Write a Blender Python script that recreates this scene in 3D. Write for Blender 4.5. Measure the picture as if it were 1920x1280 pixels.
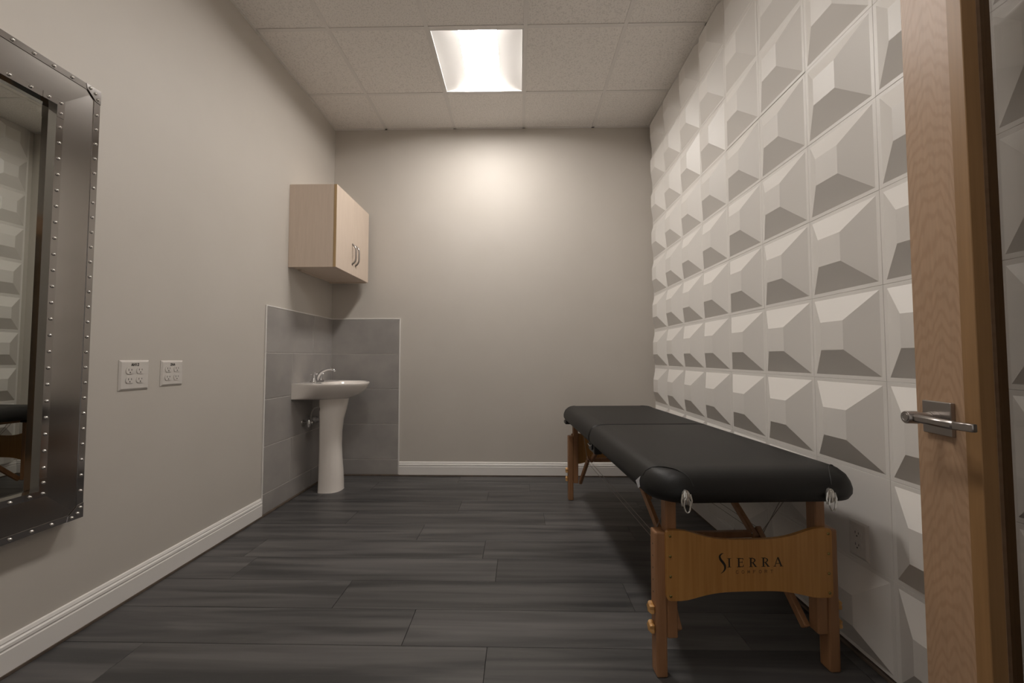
import bpy, bmesh, math, random
from mathutils import Vector, Matrix
random.seed(7)
PI = math.pi
S = bpy.context.scene
for o in list(bpy.data.objects): bpy.data.objects.remove(o)
C = S.collection

# ------------------------------------------------------------------ camera, world, exposure
cam_d = bpy.data.cameras.new('camera'); cam = bpy.data.objects.new('camera', cam_d); C.objects.link(cam)
cam_d.sensor_width = 36.0; cam_d.lens = 747.7/1920*36; cam_d.clip_start = 0.02
cam.location = (0, 0, 1.0092); cam.rotation_euler = (PI/2 + 0.041, 0.0, 0.0182)
S.camera = cam
W = bpy.data.worlds.new('world'); S.world = W; W.use_nodes = True
W.node_tree.nodes['Background'].inputs[0].default_value = (0.9, 0.85, 0.8, 1)
W.node_tree.nodes['Background'].inputs[1].default_value = 0.45
S.view_settings.view_transform = 'Standard'; S.view_settings.look = 'None'
S.view_settings.gamma = 1.0; S.view_settings.use_curve_mapping = False
S.view_settings.exposure = 0.10
LAMP, LAMP_NEAR = 56.0, 34.0                  # emission of the two troffer lenses: by the back wall, by the doorway
LAMP_COL = (1.0, 0.952, 0.90)

# ------------------------------------------------------------------ room measures (metres)
XL, XR, YB, YF, H = -1.639, 1.151, 3.449, -0.02, 3.034
T = 0.6096
GX = [-1.179, -1.179 + T, -1.179 + 2*T, -1.179 + 3*T]
GY = [2.971 - k*T for k in range(5)]

# ------------------------------------------------------------------ materials
def mat(name, col, rough=0.5, metal=0.0, spec=0.5, var=None, scale=(1, 1, 1), nscale=8.0, detail=4.0, dist=0.0,
        bump=0.0, bscale=None, rand=0.0, coat=0.0, ramp=(0.35, 0.65), rvar=0.0, coords='Object'):
    m = bpy.data.materials.new(name); m.use_nodes = True
    nt = m.node_tree; N = nt.nodes; L = nt.links; b = N['Principled BSDF']
    b.inputs['Base Color'].default_value = (*col, 1); b.inputs['Roughness'].default_value = rough
    b.inputs['Metallic'].default_value = metal; b.inputs['Specular IOR Level'].default_value = spec
    b.inputs['Coat Weight'].default_value = coat
    tc = N.new('ShaderNodeTexCoord'); mp = N.new('ShaderNodeMapping'); mp.inputs['Scale'].default_value = scale
    L.new(tc.outputs[coords], mp.inputs['Vector'])
    src = mp.outputs['Vector']
    oi = N.new('ShaderNodeObjectInfo')
    if rand:                                   # every piece samples its own stretch of grain
        va = N.new('ShaderNodeVectorMath'); va.operation = 'MULTIPLY_ADD'
        cb = N.new('ShaderNodeCombineXYZ')
        for k in range(3): L.new(oi.outputs['Random'], cb.inputs[k])
        L.new(cb.outputs[0], va.inputs[0]); va.inputs[1].default_value = (37, 91, 53); L.new(src, va.inputs[2]); src = va.outputs[0]
    n = N.new('ShaderNodeTexNoise'); n.inputs['Scale'].default_value = nscale; n.inputs['Detail'].default_value = detail
    n.inputs['Distortion'].default_value = dist; L.new(src, n.inputs['Vector'])
    cout = None
    if var:
        r = N.new('ShaderNodeValToRGB'); r.color_ramp.elements[0].position, r.color_ramp.elements[1].position = ramp
        r.color_ramp.elements[0].color = (*col, 1); r.color_ramp.elements[1].color = (*var, 1)
        L.new(n.outputs['Fac'], r.inputs['Fac']); cout = r.outputs['Color']
    if rand:
        hs = N.new('ShaderNodeHueSaturation'); mr = N.new('ShaderNodeMapRange')
        mr.inputs['To Min'].default_value = 1 - rand; mr.inputs['To Max'].default_value = 1 + rand
        L.new(oi.outputs['Random'], mr.inputs['Value']); L.new(mr.outputs['Result'], hs.inputs['Value'])
        if cout: L.new(cout, hs.inputs['Color'])
        else: hs.inputs['Color'].default_value = (*col, 1)
        cout = hs.outputs['Color']
    if cout: L.new(cout, b.inputs['Base Color'])
    if rvar:
        mr2 = N.new('ShaderNodeMapRange'); mr2.inputs['To Min'].default_value = rough - rvar; mr2.inputs['To Max'].default_value = rough + rvar
        L.new(n.outputs['Fac'], mr2.inputs['Value']); L.new(mr2.outputs['Result'], b.inputs['Roughness'])
    if bump:
        bn = N.new('ShaderNodeTexNoise'); bn.inputs['Scale'].default_value = bscale or nscale; bn.inputs['Detail'].default_value = 3
        L.new(src, bn.inputs['Vector'])
        bp = N.new('ShaderNodeBump'); bp.inputs['Strength'].default_value = bump; bp.inputs['Distance'].default_value = 0.004
        L.new(bn.outputs['Fac'], bp.inputs['Height']); L.new(bp.outputs['Normal'], b.inputs['Normal'])
    return m

M = {}
M['paint'] = mat('wall_paint', (0.575, 0.535, 0.485), 0.54, spec=0.38, var=(0.59, 0.55, 0.50), nscale=3, bump=0.05, bscale=260)
M['panel'] = mat('white_gypsum_panel', (0.78, 0.745, 0.705), 0.42, rand=0.02, bump=0.03, bscale=60)
M['trim'] = mat('white_trim_paint', (0.84, 0.81, 0.78), 0.35, bump=0.02, bscale=40)
M['shoe'] = mat('taupe_floor_trim', (0.10, 0.075, 0.058), 0.6, var=(0.14, 0.105, 0.08), nscale=20)
M['tile_c'] = mat('acoustic_tile', (0.87, 0.83, 0.79), 0.95, spec=0.1, var=(0.73, 0.695, 0.66), nscale=120, detail=2, ramp=(0.50, 0.66), rand=0.012, bump=0.35, bscale=120)
M['grid'] = mat('grid_metal', (0.77, 0.735, 0.70), 0.5, bump=0.01)
M['grout'] = mat('grout', (0.55, 0.525, 0.50), 0.9, var=(0.50, 0.475, 0.45), nscale=60)
M['wtile'] = mat('grey_stoneware', (0.315, 0.296, 0.282), 0.42, var=(0.375, 0.352, 0.332), nscale=5, detail=6, rand=0.05, bump=0.03, bscale=60, rvar=0.06)
M['edge'] = mat('tile_edge_white', (0.80, 0.77, 0.74), 0.4)
M['subfloor'] = mat('floor_core', (0.012, 0.012, 0.012), 0.8)
M['ceramic'] = mat('ceramic_white', (0.90, 0.84, 0.785), 0.12, coat=0.3)
M['chrome'] = mat('chrome', (0.72, 0.72, 0.73), 0.12, metal=1.0)
M['nickel'] = mat('brushed_nickel', (0.38, 0.35, 0.33), 0.32, metal=1.0, scale=(1, 1, 40), nscale=30, bump=0.02)
M['steel'] = mat('brushed_steel', (0.42, 0.40, 0.385), 0.15, metal=1.0, scale=(1, 60, 2), nscale=18, bump=0.008, rvar=0.03)
M['polish'] = mat('polished_strip', (0.48, 0.465, 0.46), 0.09, metal=1.0)
M['rivet'] = mat('rivet_steel', (0.75, 0.73, 0.71), 0.2, metal=1.0)
M['mirror'] = mat('mirror_silver', (0.50, 0.51, 0.48), 0.0, metal=1.0)
M['black'] = mat('black_plastic', (0.012, 0.012, 0.012), 0.4)
M['outlet'] = mat('outlet_plastic', (0.66, 0.62, 0.58), 0.3)
M['slot'] = mat('slot_dark', (0.03, 0.026, 0.024), 0.6)
M['ink'] = mat('black_ink', (0.010, 0.008, 0.007), 0.5)
M['ink2'] = mat('faded_brown_ink', (0.12, 0.055, 0.022), 0.5)
M['vinyl'] = mat('black_vinyl', (0.011, 0.0106, 0.0100), 0.48, spec=0.33, var=(0.0135, 0.0128, 0.0120), nscale=4, bump=0.10, bscale=420)
M['seam'] = mat('vinyl_piping', (0.010, 0.010, 0.010), 0.5)
M['tag'] = mat('white_cloth_tag', (0.62, 0.62, 0.64), 0.8)
M['beech'] = mat('beech_leg', (0.35, 0.18, 0.088), 0.42, var=(0.285, 0.14, 0.064), scale=(9, 9, 0.7), nscale=6, detail=5, dist=0.6, rand=0.06, bump=0.02)
M['ply'] = mat('birch_end_panel', (0.50, 0.255, 0.075), 0.42, var=(0.42, 0.20, 0.053), scale=(22, 22, 0.8), nscale=4, detail=6, dist=0.3)
M['knob'] = mat('pale_wood_knob', (0.60, 0.33, 0.11), 0.4, var=(0.5, 0.26, 0.08), scale=(4, 4, 4), nscale=9)
M['brass'] = mat('brass_bolt', (0.30, 0.24, 0.09), 0.35, metal=1.0)
M['clear'] = mat('clear_plastic_latch', (0.62, 0.60, 0.56), 0.12, metal=0.75)
M['cable'] = mat('steel_cable', (0.30, 0.27, 0.24), 0.4, metal=0.7)
M['maple'] = mat('pale_maple_laminate', (0.70, 0.58, 0.48), 0.5, var=(0.665, 0.548, 0.45), scale=(14, 14, 0.9), nscale=5, detail=6, dist=0.8)
M['maple_edge'] = mat('maple_edge_band', (0.50, 0.34, 0.17), 0.5, var=(0.45, 0.30, 0.15), scale=(4, 4, 1), nscale=8)
M['bead'] = mat('honey_wood_bead', (0.31, 0.172, 0.072), 0.45, var=(0.265, 0.145, 0.058), scale=(20, 20, 0.8), nscale=5, detail=5)
M['pipe'] = mat('dull_chrome_pipe', (0.42, 0.40, 0.38), 0.35, metal=1.0)
M['pvc'] = mat('grey_pvc', (0.30, 0.28, 0.27), 0.4)
M['troffer'] = mat('troffer_white', (0.84, 0.82, 0.80), 0.6)

def vinyl_plank():
    m = mat('dark_vinyl_plank', (0.044, 0.0427, 0.0432), 0.44, var=(0.116, 0.110, 0.107), scale=(0.5, 8, 1), nscale=2.2, detail=6, dist=0.6,
            ramp=(0.36, 0.68), rand=0.16, bump=0.05, bscale=18, rvar=0.07)
    nt = m.node_tree; N = nt.nodes; L = nt.links; b = N['Principled BSDF']
    old = b.inputs['Base Color'].links[0].from_socket
    tc = N.new('ShaderNodeTexCoord'); mp = N.new('ShaderNodeMapping'); mp.inputs['Scale'].default_value = (14, 120, 1)
    n = N.new('ShaderNodeTexNoise'); n.inputs['Scale'].default_value = 3; n.inputs['Detail'].default_value = 3
    n2 = N.new('ShaderNodeTexNoise'); n2.inputs['Scale'].default_value = 2.3
    L.new(tc.outputs['Object'], mp.inputs[0]); L.new(mp.outputs[0], n.inputs['Vector']); L.new(tc.outputs['Object'], n2.inputs['Vector'])
    mu = N.new('ShaderNodeMath'); mu.operation = 'MULTIPLY'; L.new(n.outputs['Fac'], mu.inputs[0]); L.new(n2.outputs['Fac'], mu.inputs[1])
    r = N.new('ShaderNodeValToRGB'); r.color_ramp.elements[0].position = 0.34; r.color_ramp.elements[1].position = 0.52
    r.color_ramp.elements[0].color = (0, 0, 0, 1); r.color_ramp.elements[1].color = (0.6, 0.6, 0.6, 1)
    L.new(mu.outputs[0], r.inputs[0])
    mx = N.new('ShaderNodeMixRGB'); mx.inputs[2].default_value = (0.13, 0.115, 0.10, 1)      # worn pale flecks in the print
    L.new(r.outputs[0], mx.inputs[0]); L.new(old, mx.inputs[1]); L.new(mx.outputs[0], b.inputs['Base Color'])
    return m
M['plank'] = vinyl_plank()

def birch():
    m = bpy.data.materials.new('birch_door_veneer'); m.use_nodes = True
    N = m.node_tree.nodes; L = m.node_tree.links; b = N['Principled BSDF']; b.inputs['Roughness'].default_value = 0.42
    tc = N.new('ShaderNodeTexCoord'); mp = N.new('ShaderNodeMapping'); mp.inputs['Scale'].default_value = (9.0, 1.0, 1.5)
    mp.inputs['Location'].default_value = (-0.55, 0, -1.9)
    L.new(tc.outputs['Object'], mp.inputs[0])
    n = N.new('ShaderNodeTexNoise'); n.inputs['Scale'].default_value = 1.6; n.inputs['Detail'].default_value = 3.0
    L.new(mp.outputs[0], n.inputs['Vector'])
    sx = N.new('ShaderNodeSeparateXYZ'); L.new(mp.outputs[0], sx.inputs[0])
    def ma(op, a, bb):
        k = N.new('ShaderNodeMath'); k.operation = op
        for i, v in enumerate((a, bb)):
            if v is None: continue
            if isinstance(v, (int, float)): k.inputs[i].default_value = v
            else: L.new(v, k.inputs[i])
        return k.outputs[0]
    x2 = ma('MULTIPLY', sx.outputs['X'], sx.outputs['X'])
    v = ma('ADD', ma('MULTIPLY', sx.outputs['Z'], 1.0), ma('MULTIPLY', x2, 0.45))
    v = ma('ADD', v, ma('MULTIPLY', n.outputs['Fac'], 0.42))
    s = ma('SINE', ma('MULTIPLY', v, 120.0), None)
    r = N.new('ShaderNodeValToRGB')
    r.color_ramp.elements[0].position = 0.0; r.color_ramp.elements[1].position = 0.55
    r.color_ramp.elements[0].color = (0.385, 0.240, 0.146, 1); r.color_ramp.elements[1].color = (0.425, 0.275, 0.172, 1)
    L.new(ma('MULTIPLY_ADD', s, 0.5), r.inputs[0])
    r.inputs[0].links[0].from_node.inputs[2].default_value = 0.5
    n2 = N.new('ShaderNodeTexNoise'); n2.inputs['Scale'].default_value = 5; mp2 = N.new('ShaderNodeMapping'); mp2.inputs['Scale'].default_value = (30, 30, 2)
    L.new(tc.outputs['Object'], mp2.inputs[0]); L.new(mp2.outputs[0], n2.inputs['Vector'])
    hs = N.new('ShaderNodeHueSaturation'); L.new(r.outputs[0], hs.inputs['Color'])
    L.new(ma('MULTIPLY_ADD', n2.outputs['Fac'], 0.3), hs.inputs['Value']); hs.inputs['Value'].links[0].from_node.inputs[2].default_value = 0.85
    L.new(hs.outputs[0], b.inputs['Base Color'])
    return m
M['birch'] = birch()

def glass_mat():
    m = bpy.data.materials.new('door_lite_glass'); m.use_nodes = True
    N = m.node_tree.nodes; L = m.node_tree.links; N.remove(N['Principled BSDF'])
    t = N.new('ShaderNodeBsdfTransparent'); t.inputs[0].default_value = (0.66, 0.65, 0.64, 1)
    g = N.new('ShaderNodeBsdfGlossy'); g.inputs['Roughness'].default_value = 0.0
    f = N.new('ShaderNodeFresnel'); ge = N.new('ShaderNodeNewGeometry'); mr = N.new('ShaderNodeMapRange')      # thin pane: no inner total reflection
    mr.inputs['To Min'].default_value = 1.5; mr.inputs['To Max'].default_value = 1/1.5; L.new(ge.outputs['Backfacing'], mr.inputs['Value']); L.new(mr.outputs['Result'], f.inputs[0])
    mx = N.new('ShaderNodeMixShader'); L.new(f.outputs[0], mx.inputs[0]); L.new(t.outputs[0], mx.inputs[1]); L.new(g.outputs[0], mx.inputs[2])
    L.new(mx.outputs[0], N['Material Output'].inputs[0]); return m
M['glass'] = glass_mat()

def emis(power):
    m = bpy.data.materials.new('troffer_lens_lit'); m.use_nodes = True
    N = m.node_tree.nodes; L = m.node_tree.links; N.remove(N['Principled BSDF'])
    e = N.new('ShaderNodeEmission'); e.inputs[0].default_value = (*LAMP_COL, 1); e.inputs[1].default_value = power
    L.new(e.outputs[0], N['Material Output'].inputs[0]); return m
M['lens'], M['lens_near'] = emis(LAMP), emis(LAMP_NEAR)

# ------------------------------------------------------------------ mesh helpers
def V(*a): return Vector(a)
def link(name, bm, m, parent=None, smooth=None, loc=None, kind=None):
    me = bpy.data.meshes.new(name); bmesh.ops.recalc_face_normals(bm, faces=bm.faces); bm.to_mesh(me); bm.free()
    if smooth:
        for p in me.polygons: p.use_smooth = True
        me.set_sharp_from_angle(angle=math.radians(smooth))
    me.materials.append(M[m])
    return inst(name, me, parent, loc, kind)
def inst(name, me, parent=None, loc=None, kind=None, rot=None):
    o = bpy.data.objects.new(name, me); C.objects.link(o)
    if parent: o.parent = parent
    if loc: o.location = loc
    if rot: o.rotation_euler = rot
    if kind: o['kind'] = kind
    return o
def tag(o, label, cat, group=None):
    o['label'] = label; o['category'] = cat
    if group: o['group'] = group
    return o
def empty(name, loc, rz=0.0):
    o = bpy.data.objects.new(name, None); C.objects.link(o); o.location = loc; o.rotation_euler = (0, 0, rz); o.empty_display_size = 0.1
    return o
def abox(bm, p0, p1, bev=0.0, mtx=None, seg=1):
    t = bmesh.new()
    q = [(x, y, z) for x in (p0[0], p1[0]) for y in (p0[1], p1[1]) for z in (p0[2], p1[2])]
    v = [t.verts.new(k) for k in q]
    for f in ((0, 1, 3, 2), (4, 6, 7, 5), (0, 4, 5, 1), (2, 3, 7, 6), (0, 2, 6, 4), (1, 5, 7, 3)): t.faces.new([v[i] for i in f])
    bmesh.ops.recalc_face_normals(t, faces=t.faces)
    if bev: bmesh.ops.bevel(t, geom=t.edges[:], offset=bev, segments=seg, profile=0.5, affect='EDGES')
    if mtx: bmesh.ops.transform(t, matrix=mtx, verts=t.verts)
    merge(bm, t); return bm
def merge(bm, t):
    me = bpy.data.meshes.new('tmp'); t.to_mesh(me); t.free(); bm.from_mesh(me); bpy.data.meshes.remove(me)
def box(p0, p1, bev=0.0, seg=1): return abox(bmesh.new(), p0, p1, bev, None, seg)
def frame_of(d):
    d = d.normalized(); u = Vector((0, 0, 1)) if abs(d.z) < 0.95 else Vector((1, 0, 0))
    s = d.cross(u).normalized(); return s, s.cross(d).normalized()
def tube(bm, pts, r, n=8, cap=True):
    pts = [Vector(p) for p in pts]; rs = r if isinstance(r, (list, tuple)) else [r]*len(pts); rings = []; ps = None
    for i, p in enumerate(pts):
        d = (pts[min(i+1, len(pts)-1)] - pts[max(i-1, 0)]).normalized()
        if ps is None: s, u = frame_of(d)
        else:
            s = (ps - d*ps.dot(d)).normalized(); u = s.cross(d)
        ps = s
        rings.append([bm.verts.new(p + (s*math.cos(a) + u*math.sin(a))*rs[i]) for a in [2*PI*k/n for k in range(n)]])
    for a, b in zip(rings, rings[1:]):
        for k in range(n): bm.faces.new((a[k], a[(k+1) % n], b[(k+1) % n], b[k]))
    if cap: bm.faces.new(rings[0][::-1]); bm.faces.new(rings[-1])
    return bm
def beam(bm, p, q, wa, wb, side=(1, 0, 0), bev=0.003):
    """rectangular bar from p to q; wa across 'side', wb across the other"""
    p = Vector(p); q = Vector(q); d = (q - p); L = d.length; d.normalize()
    s = Vector(side); s = (s - d*s.dot(d)).normalized(); u = s.cross(d)
    m = Matrix.Translation(p) @ Matrix(((s.x, u.x, d.x, 0), (s.y, u.y, d.y, 0), (s.z, u.z, d.z, 0), (0, 0, 0, 1)))
    return abox(bm, (-wa/2, -wb/2, 0), (wa/2, wb/2, L), bev, m)
def prism(bm, poly, h, fn):
    """poly list of 2-D points; fn(u,v,w) -> 3-D; extruded w from 0 to h"""
    a = [bm.verts.new(fn(u, v, 0)) for u, v in poly]; b = [bm.verts.new(fn(u, v, h)) for u, v in poly]; n = len(poly)
    bm.faces.new(a); bm.faces.new(b[::-1])
    for k in range(n): bm.faces.new((a[k], b[k], b[(k+1) % n], a[(k+1) % n]))
    return bm
def loft(bm, rings, cap0=True, cap1=True):
    R = [[bm.verts.new(p) for p in r] for r in rings]; n = len(R[0])
    for a, b in zip(R, R[1:]):
        for k in range(n): bm.faces.new((a[k], a[(k+1) % n], b[(k+1) % n], b[k]))
    if cap0: bm.faces.new(R[0][::-1])
    if cap1: bm.faces.new(R[-1])
    return bm
def lathe(bm, prof, n=16, o=(0, 0, 0), axis='z'):
    o = Vector(o); rings = []
    for r, h in prof:
        ring = []
        for k in range(n):
            c, s = math.cos(2*PI*k/n)*r, math.sin(2*PI*k/n)*r
            ring.append(o + {'z': Vector((c, s, h)), 'x': Vector((h, c, s)), 'y': Vector((c, h, s))}[axis])
        rings.append(ring)
    return loft(bm, rings)
def arc(cx, cy, r, a0, a1, n): return [(cx + r*math.cos(math.radians(a0 + (a1-a0)*k/n)), cy + r*math.sin(math.radians(a0 + (a1-a0)*k/n))) for k in range(n+1)]

# ================================================================== THE ROOM
floor = link('floor', box((XL-0.1, YF-0.9, -0.10), (XR+0.11, YB+0.1, -0.0035)), 'subfloor', kind='structure')
PW, PL = 0.2032, 1.2192
joints = {5: -0.113, 6: -0.415, 7: -0.758, 8: -0.108, 9: -0.186, 10: -0.572, 11: -1.062, 12: -0.403, 13: -0.229, 14: 0.08, 15: -0.5}
for r in range(-5, 16):
    y0 = 1.232 + (r-5)*PW; y1 = y0 + PW
    lo, hi = max(y0, YF-0.9), min(y1, YB-0.001)
    if hi-lo < 0.01: continue
    j = joints.get(r, -1.5 + random.random()*PL)
    x = j
    while x > XL: x -= PL
    while x < XR:
        a, b = max(x, XL+0.001), min(x+PL, XR+0.010); x += PL
        if b-a < 0.01: continue
        cx, cy = (a+b)/2, (lo+hi)/2
        g = 0.0008
        link('floor_plank', box((a+g-cx, lo+g-cy, -0.003), (b-g-cx, hi-g-cy, 0.0), 0.0009), 'plank', floor, loc=(cx, cy, 0))

wl = link('wall_left', box((XL-0.10, YF-0.12, -0.05), (XL, YB+0.10, H+0.15)), 'paint', kind='structure')
wb = link('wall_back', box((XL, YB, -0.05), (XR+0.0115, YB+0.10, H+0.15)), 'paint', kind='structure')
wr = link('wall_right', box((XR+0.0115, YF-0.12, -0.05), (XR+0.11, YB+0.10, H+0.15)), 'paint', kind='structure')
D0, D1 = -0.19, 0.795                                # doorway in the wall behind the camera
bm = box((XL, YF-0.12, -0.05), (D0, YF, H+0.15)); abox(bm, (D1, YF-0.12, -0.05), (XR+0.0115, YF, H+0.15)); abox(bm, (D0, YF-0.12, 2.14), (D1, YF, H+0.15))
wf = link('wall_front', bm, 'paint', kind='structure')
bm = bmesh.new()
for a, b in ((D0, D0+0.02), (D1-0.02, D1)): abox(bm, (a, YF-0.125, 0.0), (b, YF+0.002, 2.12), 0.002)
abox(bm, (D0, YF-0.125, 2.12), (D1, YF+0.002, 2.14), 0.002)
link('trim_1', bm, 'bead', kind='structure')['label'] = 'wooden door jamb around the doorway'

# ceiling: slab, lay-in tiles, exposed grid
ceil = link('ceiling', box((XL, YF, H+0.10), (XR+0.0115, YB, H+0.15)), 'grid', kind='structure')
xs = [XL] + GX + [XR+0.0115]; ys = [YF] + GY[::-1] + [YB]
for i in range(len(xs)-1):
    for k in range(len(ys)-1):
        if i == 2 and (abs(ys[k+1]-GY[0]) < 1e-6 or abs(ys[k+1]-GY[3]) < 1e-6): continue       # the two troffer bays
        cx, cy = (xs[i]+xs[i+1])/2, (ys[k]+ys[k+1])/2; hx, hy = (xs[i+1]-xs[i])/2-0.003, (ys[k+1]-ys[k])/2-0.003
        link('ceiling_tile', box((-hx, -hy, 0), (hx, hy, 0.015), 0.0015), 'tile_c', ceil, loc=(cx, cy, H+0.0035))
fw = 0.012
for x in GX: link('grid_bar', box((x-fw, YF, H), (x+fw, YB, H+0.0032), 0.0006), 'grid', ceil)
for y in GY:
    for a, b in zip(xs, xs[1:]): link('grid_bar', box((a+fw, y-fw, H), (b-fw, y+fw, H+0.0032), 0.0006), 'grid', ceil)
for p0, p1 in (((XL, YF, H), (XL+0.02, YB, H+0.003)), ((XL+0.02, YB-0.02, H), (XR, YB, H+0.003)), ((XR-0.02, YF, H), (XR+0.0115, YB-0.02, H+0.003))):
    link('grid_edge_angle', box(p0, p1), 'grid', ceil)

# 3-D wall panels on the right wall (each one a part of the wall)
CS = 0.3053; PY0 = 3.412; PZ0 = 0.019
def panel_bm(kind):
    bm = bmesh.new(); h = CS/2
    prof = [(h-0.0003, 0.0), (h-0.0003, 0.0108), (h-0.0011, 0.0115), (h-0.0135, 0.0115)]
    prof += [(0.050, 0.0590)] if kind == 'pyramid' else [(0.05, 0.0115)]
    rings = [[(-n, -s, -s), (-n, s, -s), (-n, s, s), (-n, -s, s)] for s, n in prof]
    return loft(bm, rings)
def clip(bm, z, above):
    g = bm.verts[:]+bm.edges[:]+bm.faces[:]
    r = bmesh.ops.bisect_plane(bm, geom=g, plane_co=(0, 0, z), plane_no=(0, 0, 1), clear_outer=not above, clear_inner=above)
    bmesh.ops.holes_fill(bm, edges=[e for e in bm.edges if e.is_boundary]); return bm
def pmesh(name, bm):
    me = bpy.data.meshes.new(name); bmesh.ops.recalc_face_normals(bm, faces=bm.faces); bm.to_mesh(me); bm.free(); me.materials.append(M['panel']); return me
P_full, P_flat = pmesh('wall_panel', panel_bm('pyramid')), pmesh('wall_panel_flat', panel_bm('flat'))
ztop = PZ0 + 9.5*CS; P_top = pmesh('wall_panel_top', clip(panel_bm('pyramid'), H-0.001-ztop, False))
P_low = pmesh('wall_panel_low', clip(panel_bm('pyramid'), 0.118-(PZ0+0.5*CS), True))
FLAT = {(6, 1)}
for c in range(11):
    for r in range(10):
        me = P_full
        if r == 9: me = P_top
        if r == 0 and c < 4: me = P_low
        if (c, r) in FLAT: me = P_flat
        j = lambda s: random.uniform(-s, s)
        lift = 0.0028 if (r == 7 and c in (4, 5)) else 0.0      # two panels sit a little high and leave an open joint
        inst('wall_panel', me, wr, (XR+0.0115 - random.uniform(0, 0.0006), PY0-(c+0.5)*CS, PZ0+(r+0.5)*CS+lift), rot=(j(0.0012), j(0.002), j(0.002)))

# baseboards and the dark floor trim below them
prof_b = [(0, 0.010), (0.015, 0.010), (0.015, 0.080), (0.0125, 0.083), (0.0125, 0.087), (0.0145, 0.090), (0.0135, 0.099), (0.0085, 0.103), (0.0085, 0.106), (0.0100, 0.108), (0.006, 0.118), (0, 0.120)]
def base(name, fn, L):
    return link(name, prism(bmesh.new(), prof_b, L, fn), 'trim', kind='structure')
YT = 2.540                                            # where the backsplash tiles begin on the left wall
XT = -1.040
base('baseboard_left', lambda u, v, w: (XL+u, YF+w, v), YT-0.008-YF)
base('baseboard_back', lambda u, v, w: (XT+0.009+w, YB-u, v), XR+0.011-XT-0.009)
base('baseboard_right', lambda u, v, w: (XR+0.0115-u, 2.195+w, v), YB-0.016-2.195)
link('trim_2', box((XL, YF, 0), (XL+0.017, YB-0.018, 0.0115), 0.001), 'shoe', kind='structure')
link('trim_3', box((XL, YB-0.017, 0), (XR+0.011, YB, 0.0115), 0.001), 'shoe', kind='structure')
link('trim_4', box((XR-0.004, YF, 0), (XR+0.0115, YB-0.018, 0.0115), 0.001), 'shoe', kind='structure')

# backsplash tiles: parts of the walls they are set on
ZT = [0.012, 0.140, 0.441, 0.742, 1.043, 1.344]
g = 0.0028
link('grout_bed', box((XL, YT, 0.012), (XL+0.0068, YB, 1.344)), 'grout', wl)
link('grout_bed', box((XL+0.0068, YB-0.0068, 0.012), (XT, YB, 1.344)), 'grout', wb)
for k in range(5):
    z0, z1 = ZT[k]+g, ZT[k+1]-g
    yj = 3.128 if k % 2 == 0 else 2.845
    ycuts = [YT+0.001, yj, YB-0.008] if k % 2 == 0 else [YT+0.001, yj, yj+0.6, YB-0.008]
    ycuts = [y for y in ycuts if y <= YB-0.007]
    for a, b in zip(ycuts, ycuts[1:]):
        link('wall_tile', box((0, a+g, z0), (0.009, b-g, z1), 0.001), 'wtile', wl, loc=(XL, 0, 0))
    link('wall_tile', box((XL+0.0105, -0.009, z0), (XT-g, 0, z1), 0.001), 'wtile', wb, loc=(0, YB, 0))
link('tile_edge_trim', box((XL, YT-0.007, 0.012), (XL+0.0095, YT+0.001, 1.352), 0.001), 'edge', wl)
link('tile_edge_trim', box((XL, YT+0.001, 1.3445), (XL+0.0095, YB-0.0097, 1.352), 0.001), 'edge', wl)
link('tile_edge_trim', box((XL, YB-0.0095, 1.3445), (XT+0.008, YB, 1.352), 0.001), 'edge', wb)
link('tile_edge_trim', box((XT-0.001, YB-0.0095, 0.012), (XT+0.008, YB, 1.3445), 0.001), 'edge', wb)

# ================================================================== CEILING LIGHT (2x2 troffer)
def troffer(tx, ty, label, lens_mat='lens'):
    tr = tag(empty('ceiling_light', (tx, ty, H)), label, 'ceiling light', 'recessed troffers in the ceiling grid')
    ha = T/2-0.0125; lw = 0.122
    bm = bmesh.new()
    for s in (-1, 1):
        prism(bm, [(-ha, 0.0005), (ha, 0.0005), (ha, 0.004), (-ha, 0.004)], 0.008, lambda u, v, w, s=s: (s*(ha-w), u, v))
        prism(bm, [(-ha+0.008, 0.0005), (ha-0.008, 0.0005), (ha-0.008, 0.004), (-ha+0.008, 0.004)], 0.008, lambda u, v, w, s=s: (u, s*(ha-w), v))
    link('frame', bm, 'troffer', tr)
    hz = 0.046
    for s in (-1, 1):
        bm = bmesh.new(); prof = []
        for k in range(9):
            t = k/8; prof.append((ha-0.006 - (ha-0.006-lw)*t, 0.003 + hz*(t**0.9)))
        R = [[bm.verts.new((s*x, y, z)) for x, z in prof] for y in (-ha+0.004, ha-0.004)]
        R2 = [[bm.verts.new((s*x, y, z+0.004)) for x, z in prof] for y in (-ha+0.004, ha-0.004)]
        for k in range(8):
            bm.faces.new((R[0][k], R[0][k+1], R[1][k+1], R[1][k])); bm.faces.new((R2[0][k], R2[1][k], R2[1][k+1], R2[0][k+1]))
        for e in (0, 1):
            for k in range(8): bm.faces.new((R[e][k], R[e][k+1], R2[e][k+1], R2[e][k]))
        for k in (0, 8): bm.faces.new((R[0][k], R[1][k], R2[1][k], R2[0][k]))
        link('side_reflector', bm, 'troffer', tr, smooth=40)
        link('end_plate', box((-ha+0.004, s*(ha-0.004), 0.003), (ha-0.004, s*(ha-0.001), 0.055)), 'troffer', tr)
    link('lens', box((-lw-0.001, -ha+0.006, 0.003+hz), (lw+0.001, ha-0.006, 0.006+hz)), lens_mat, tr)
    link('housing', box((-ha, -ha, 0.062), (ha, ha, 0.066)), 'troffer', tr)
troffer((GX[1]+GX[2])/2, (GY[0]+GY[1])/2, 'square recessed troffer light glowing white in the ceiling near the back wall')
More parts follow.
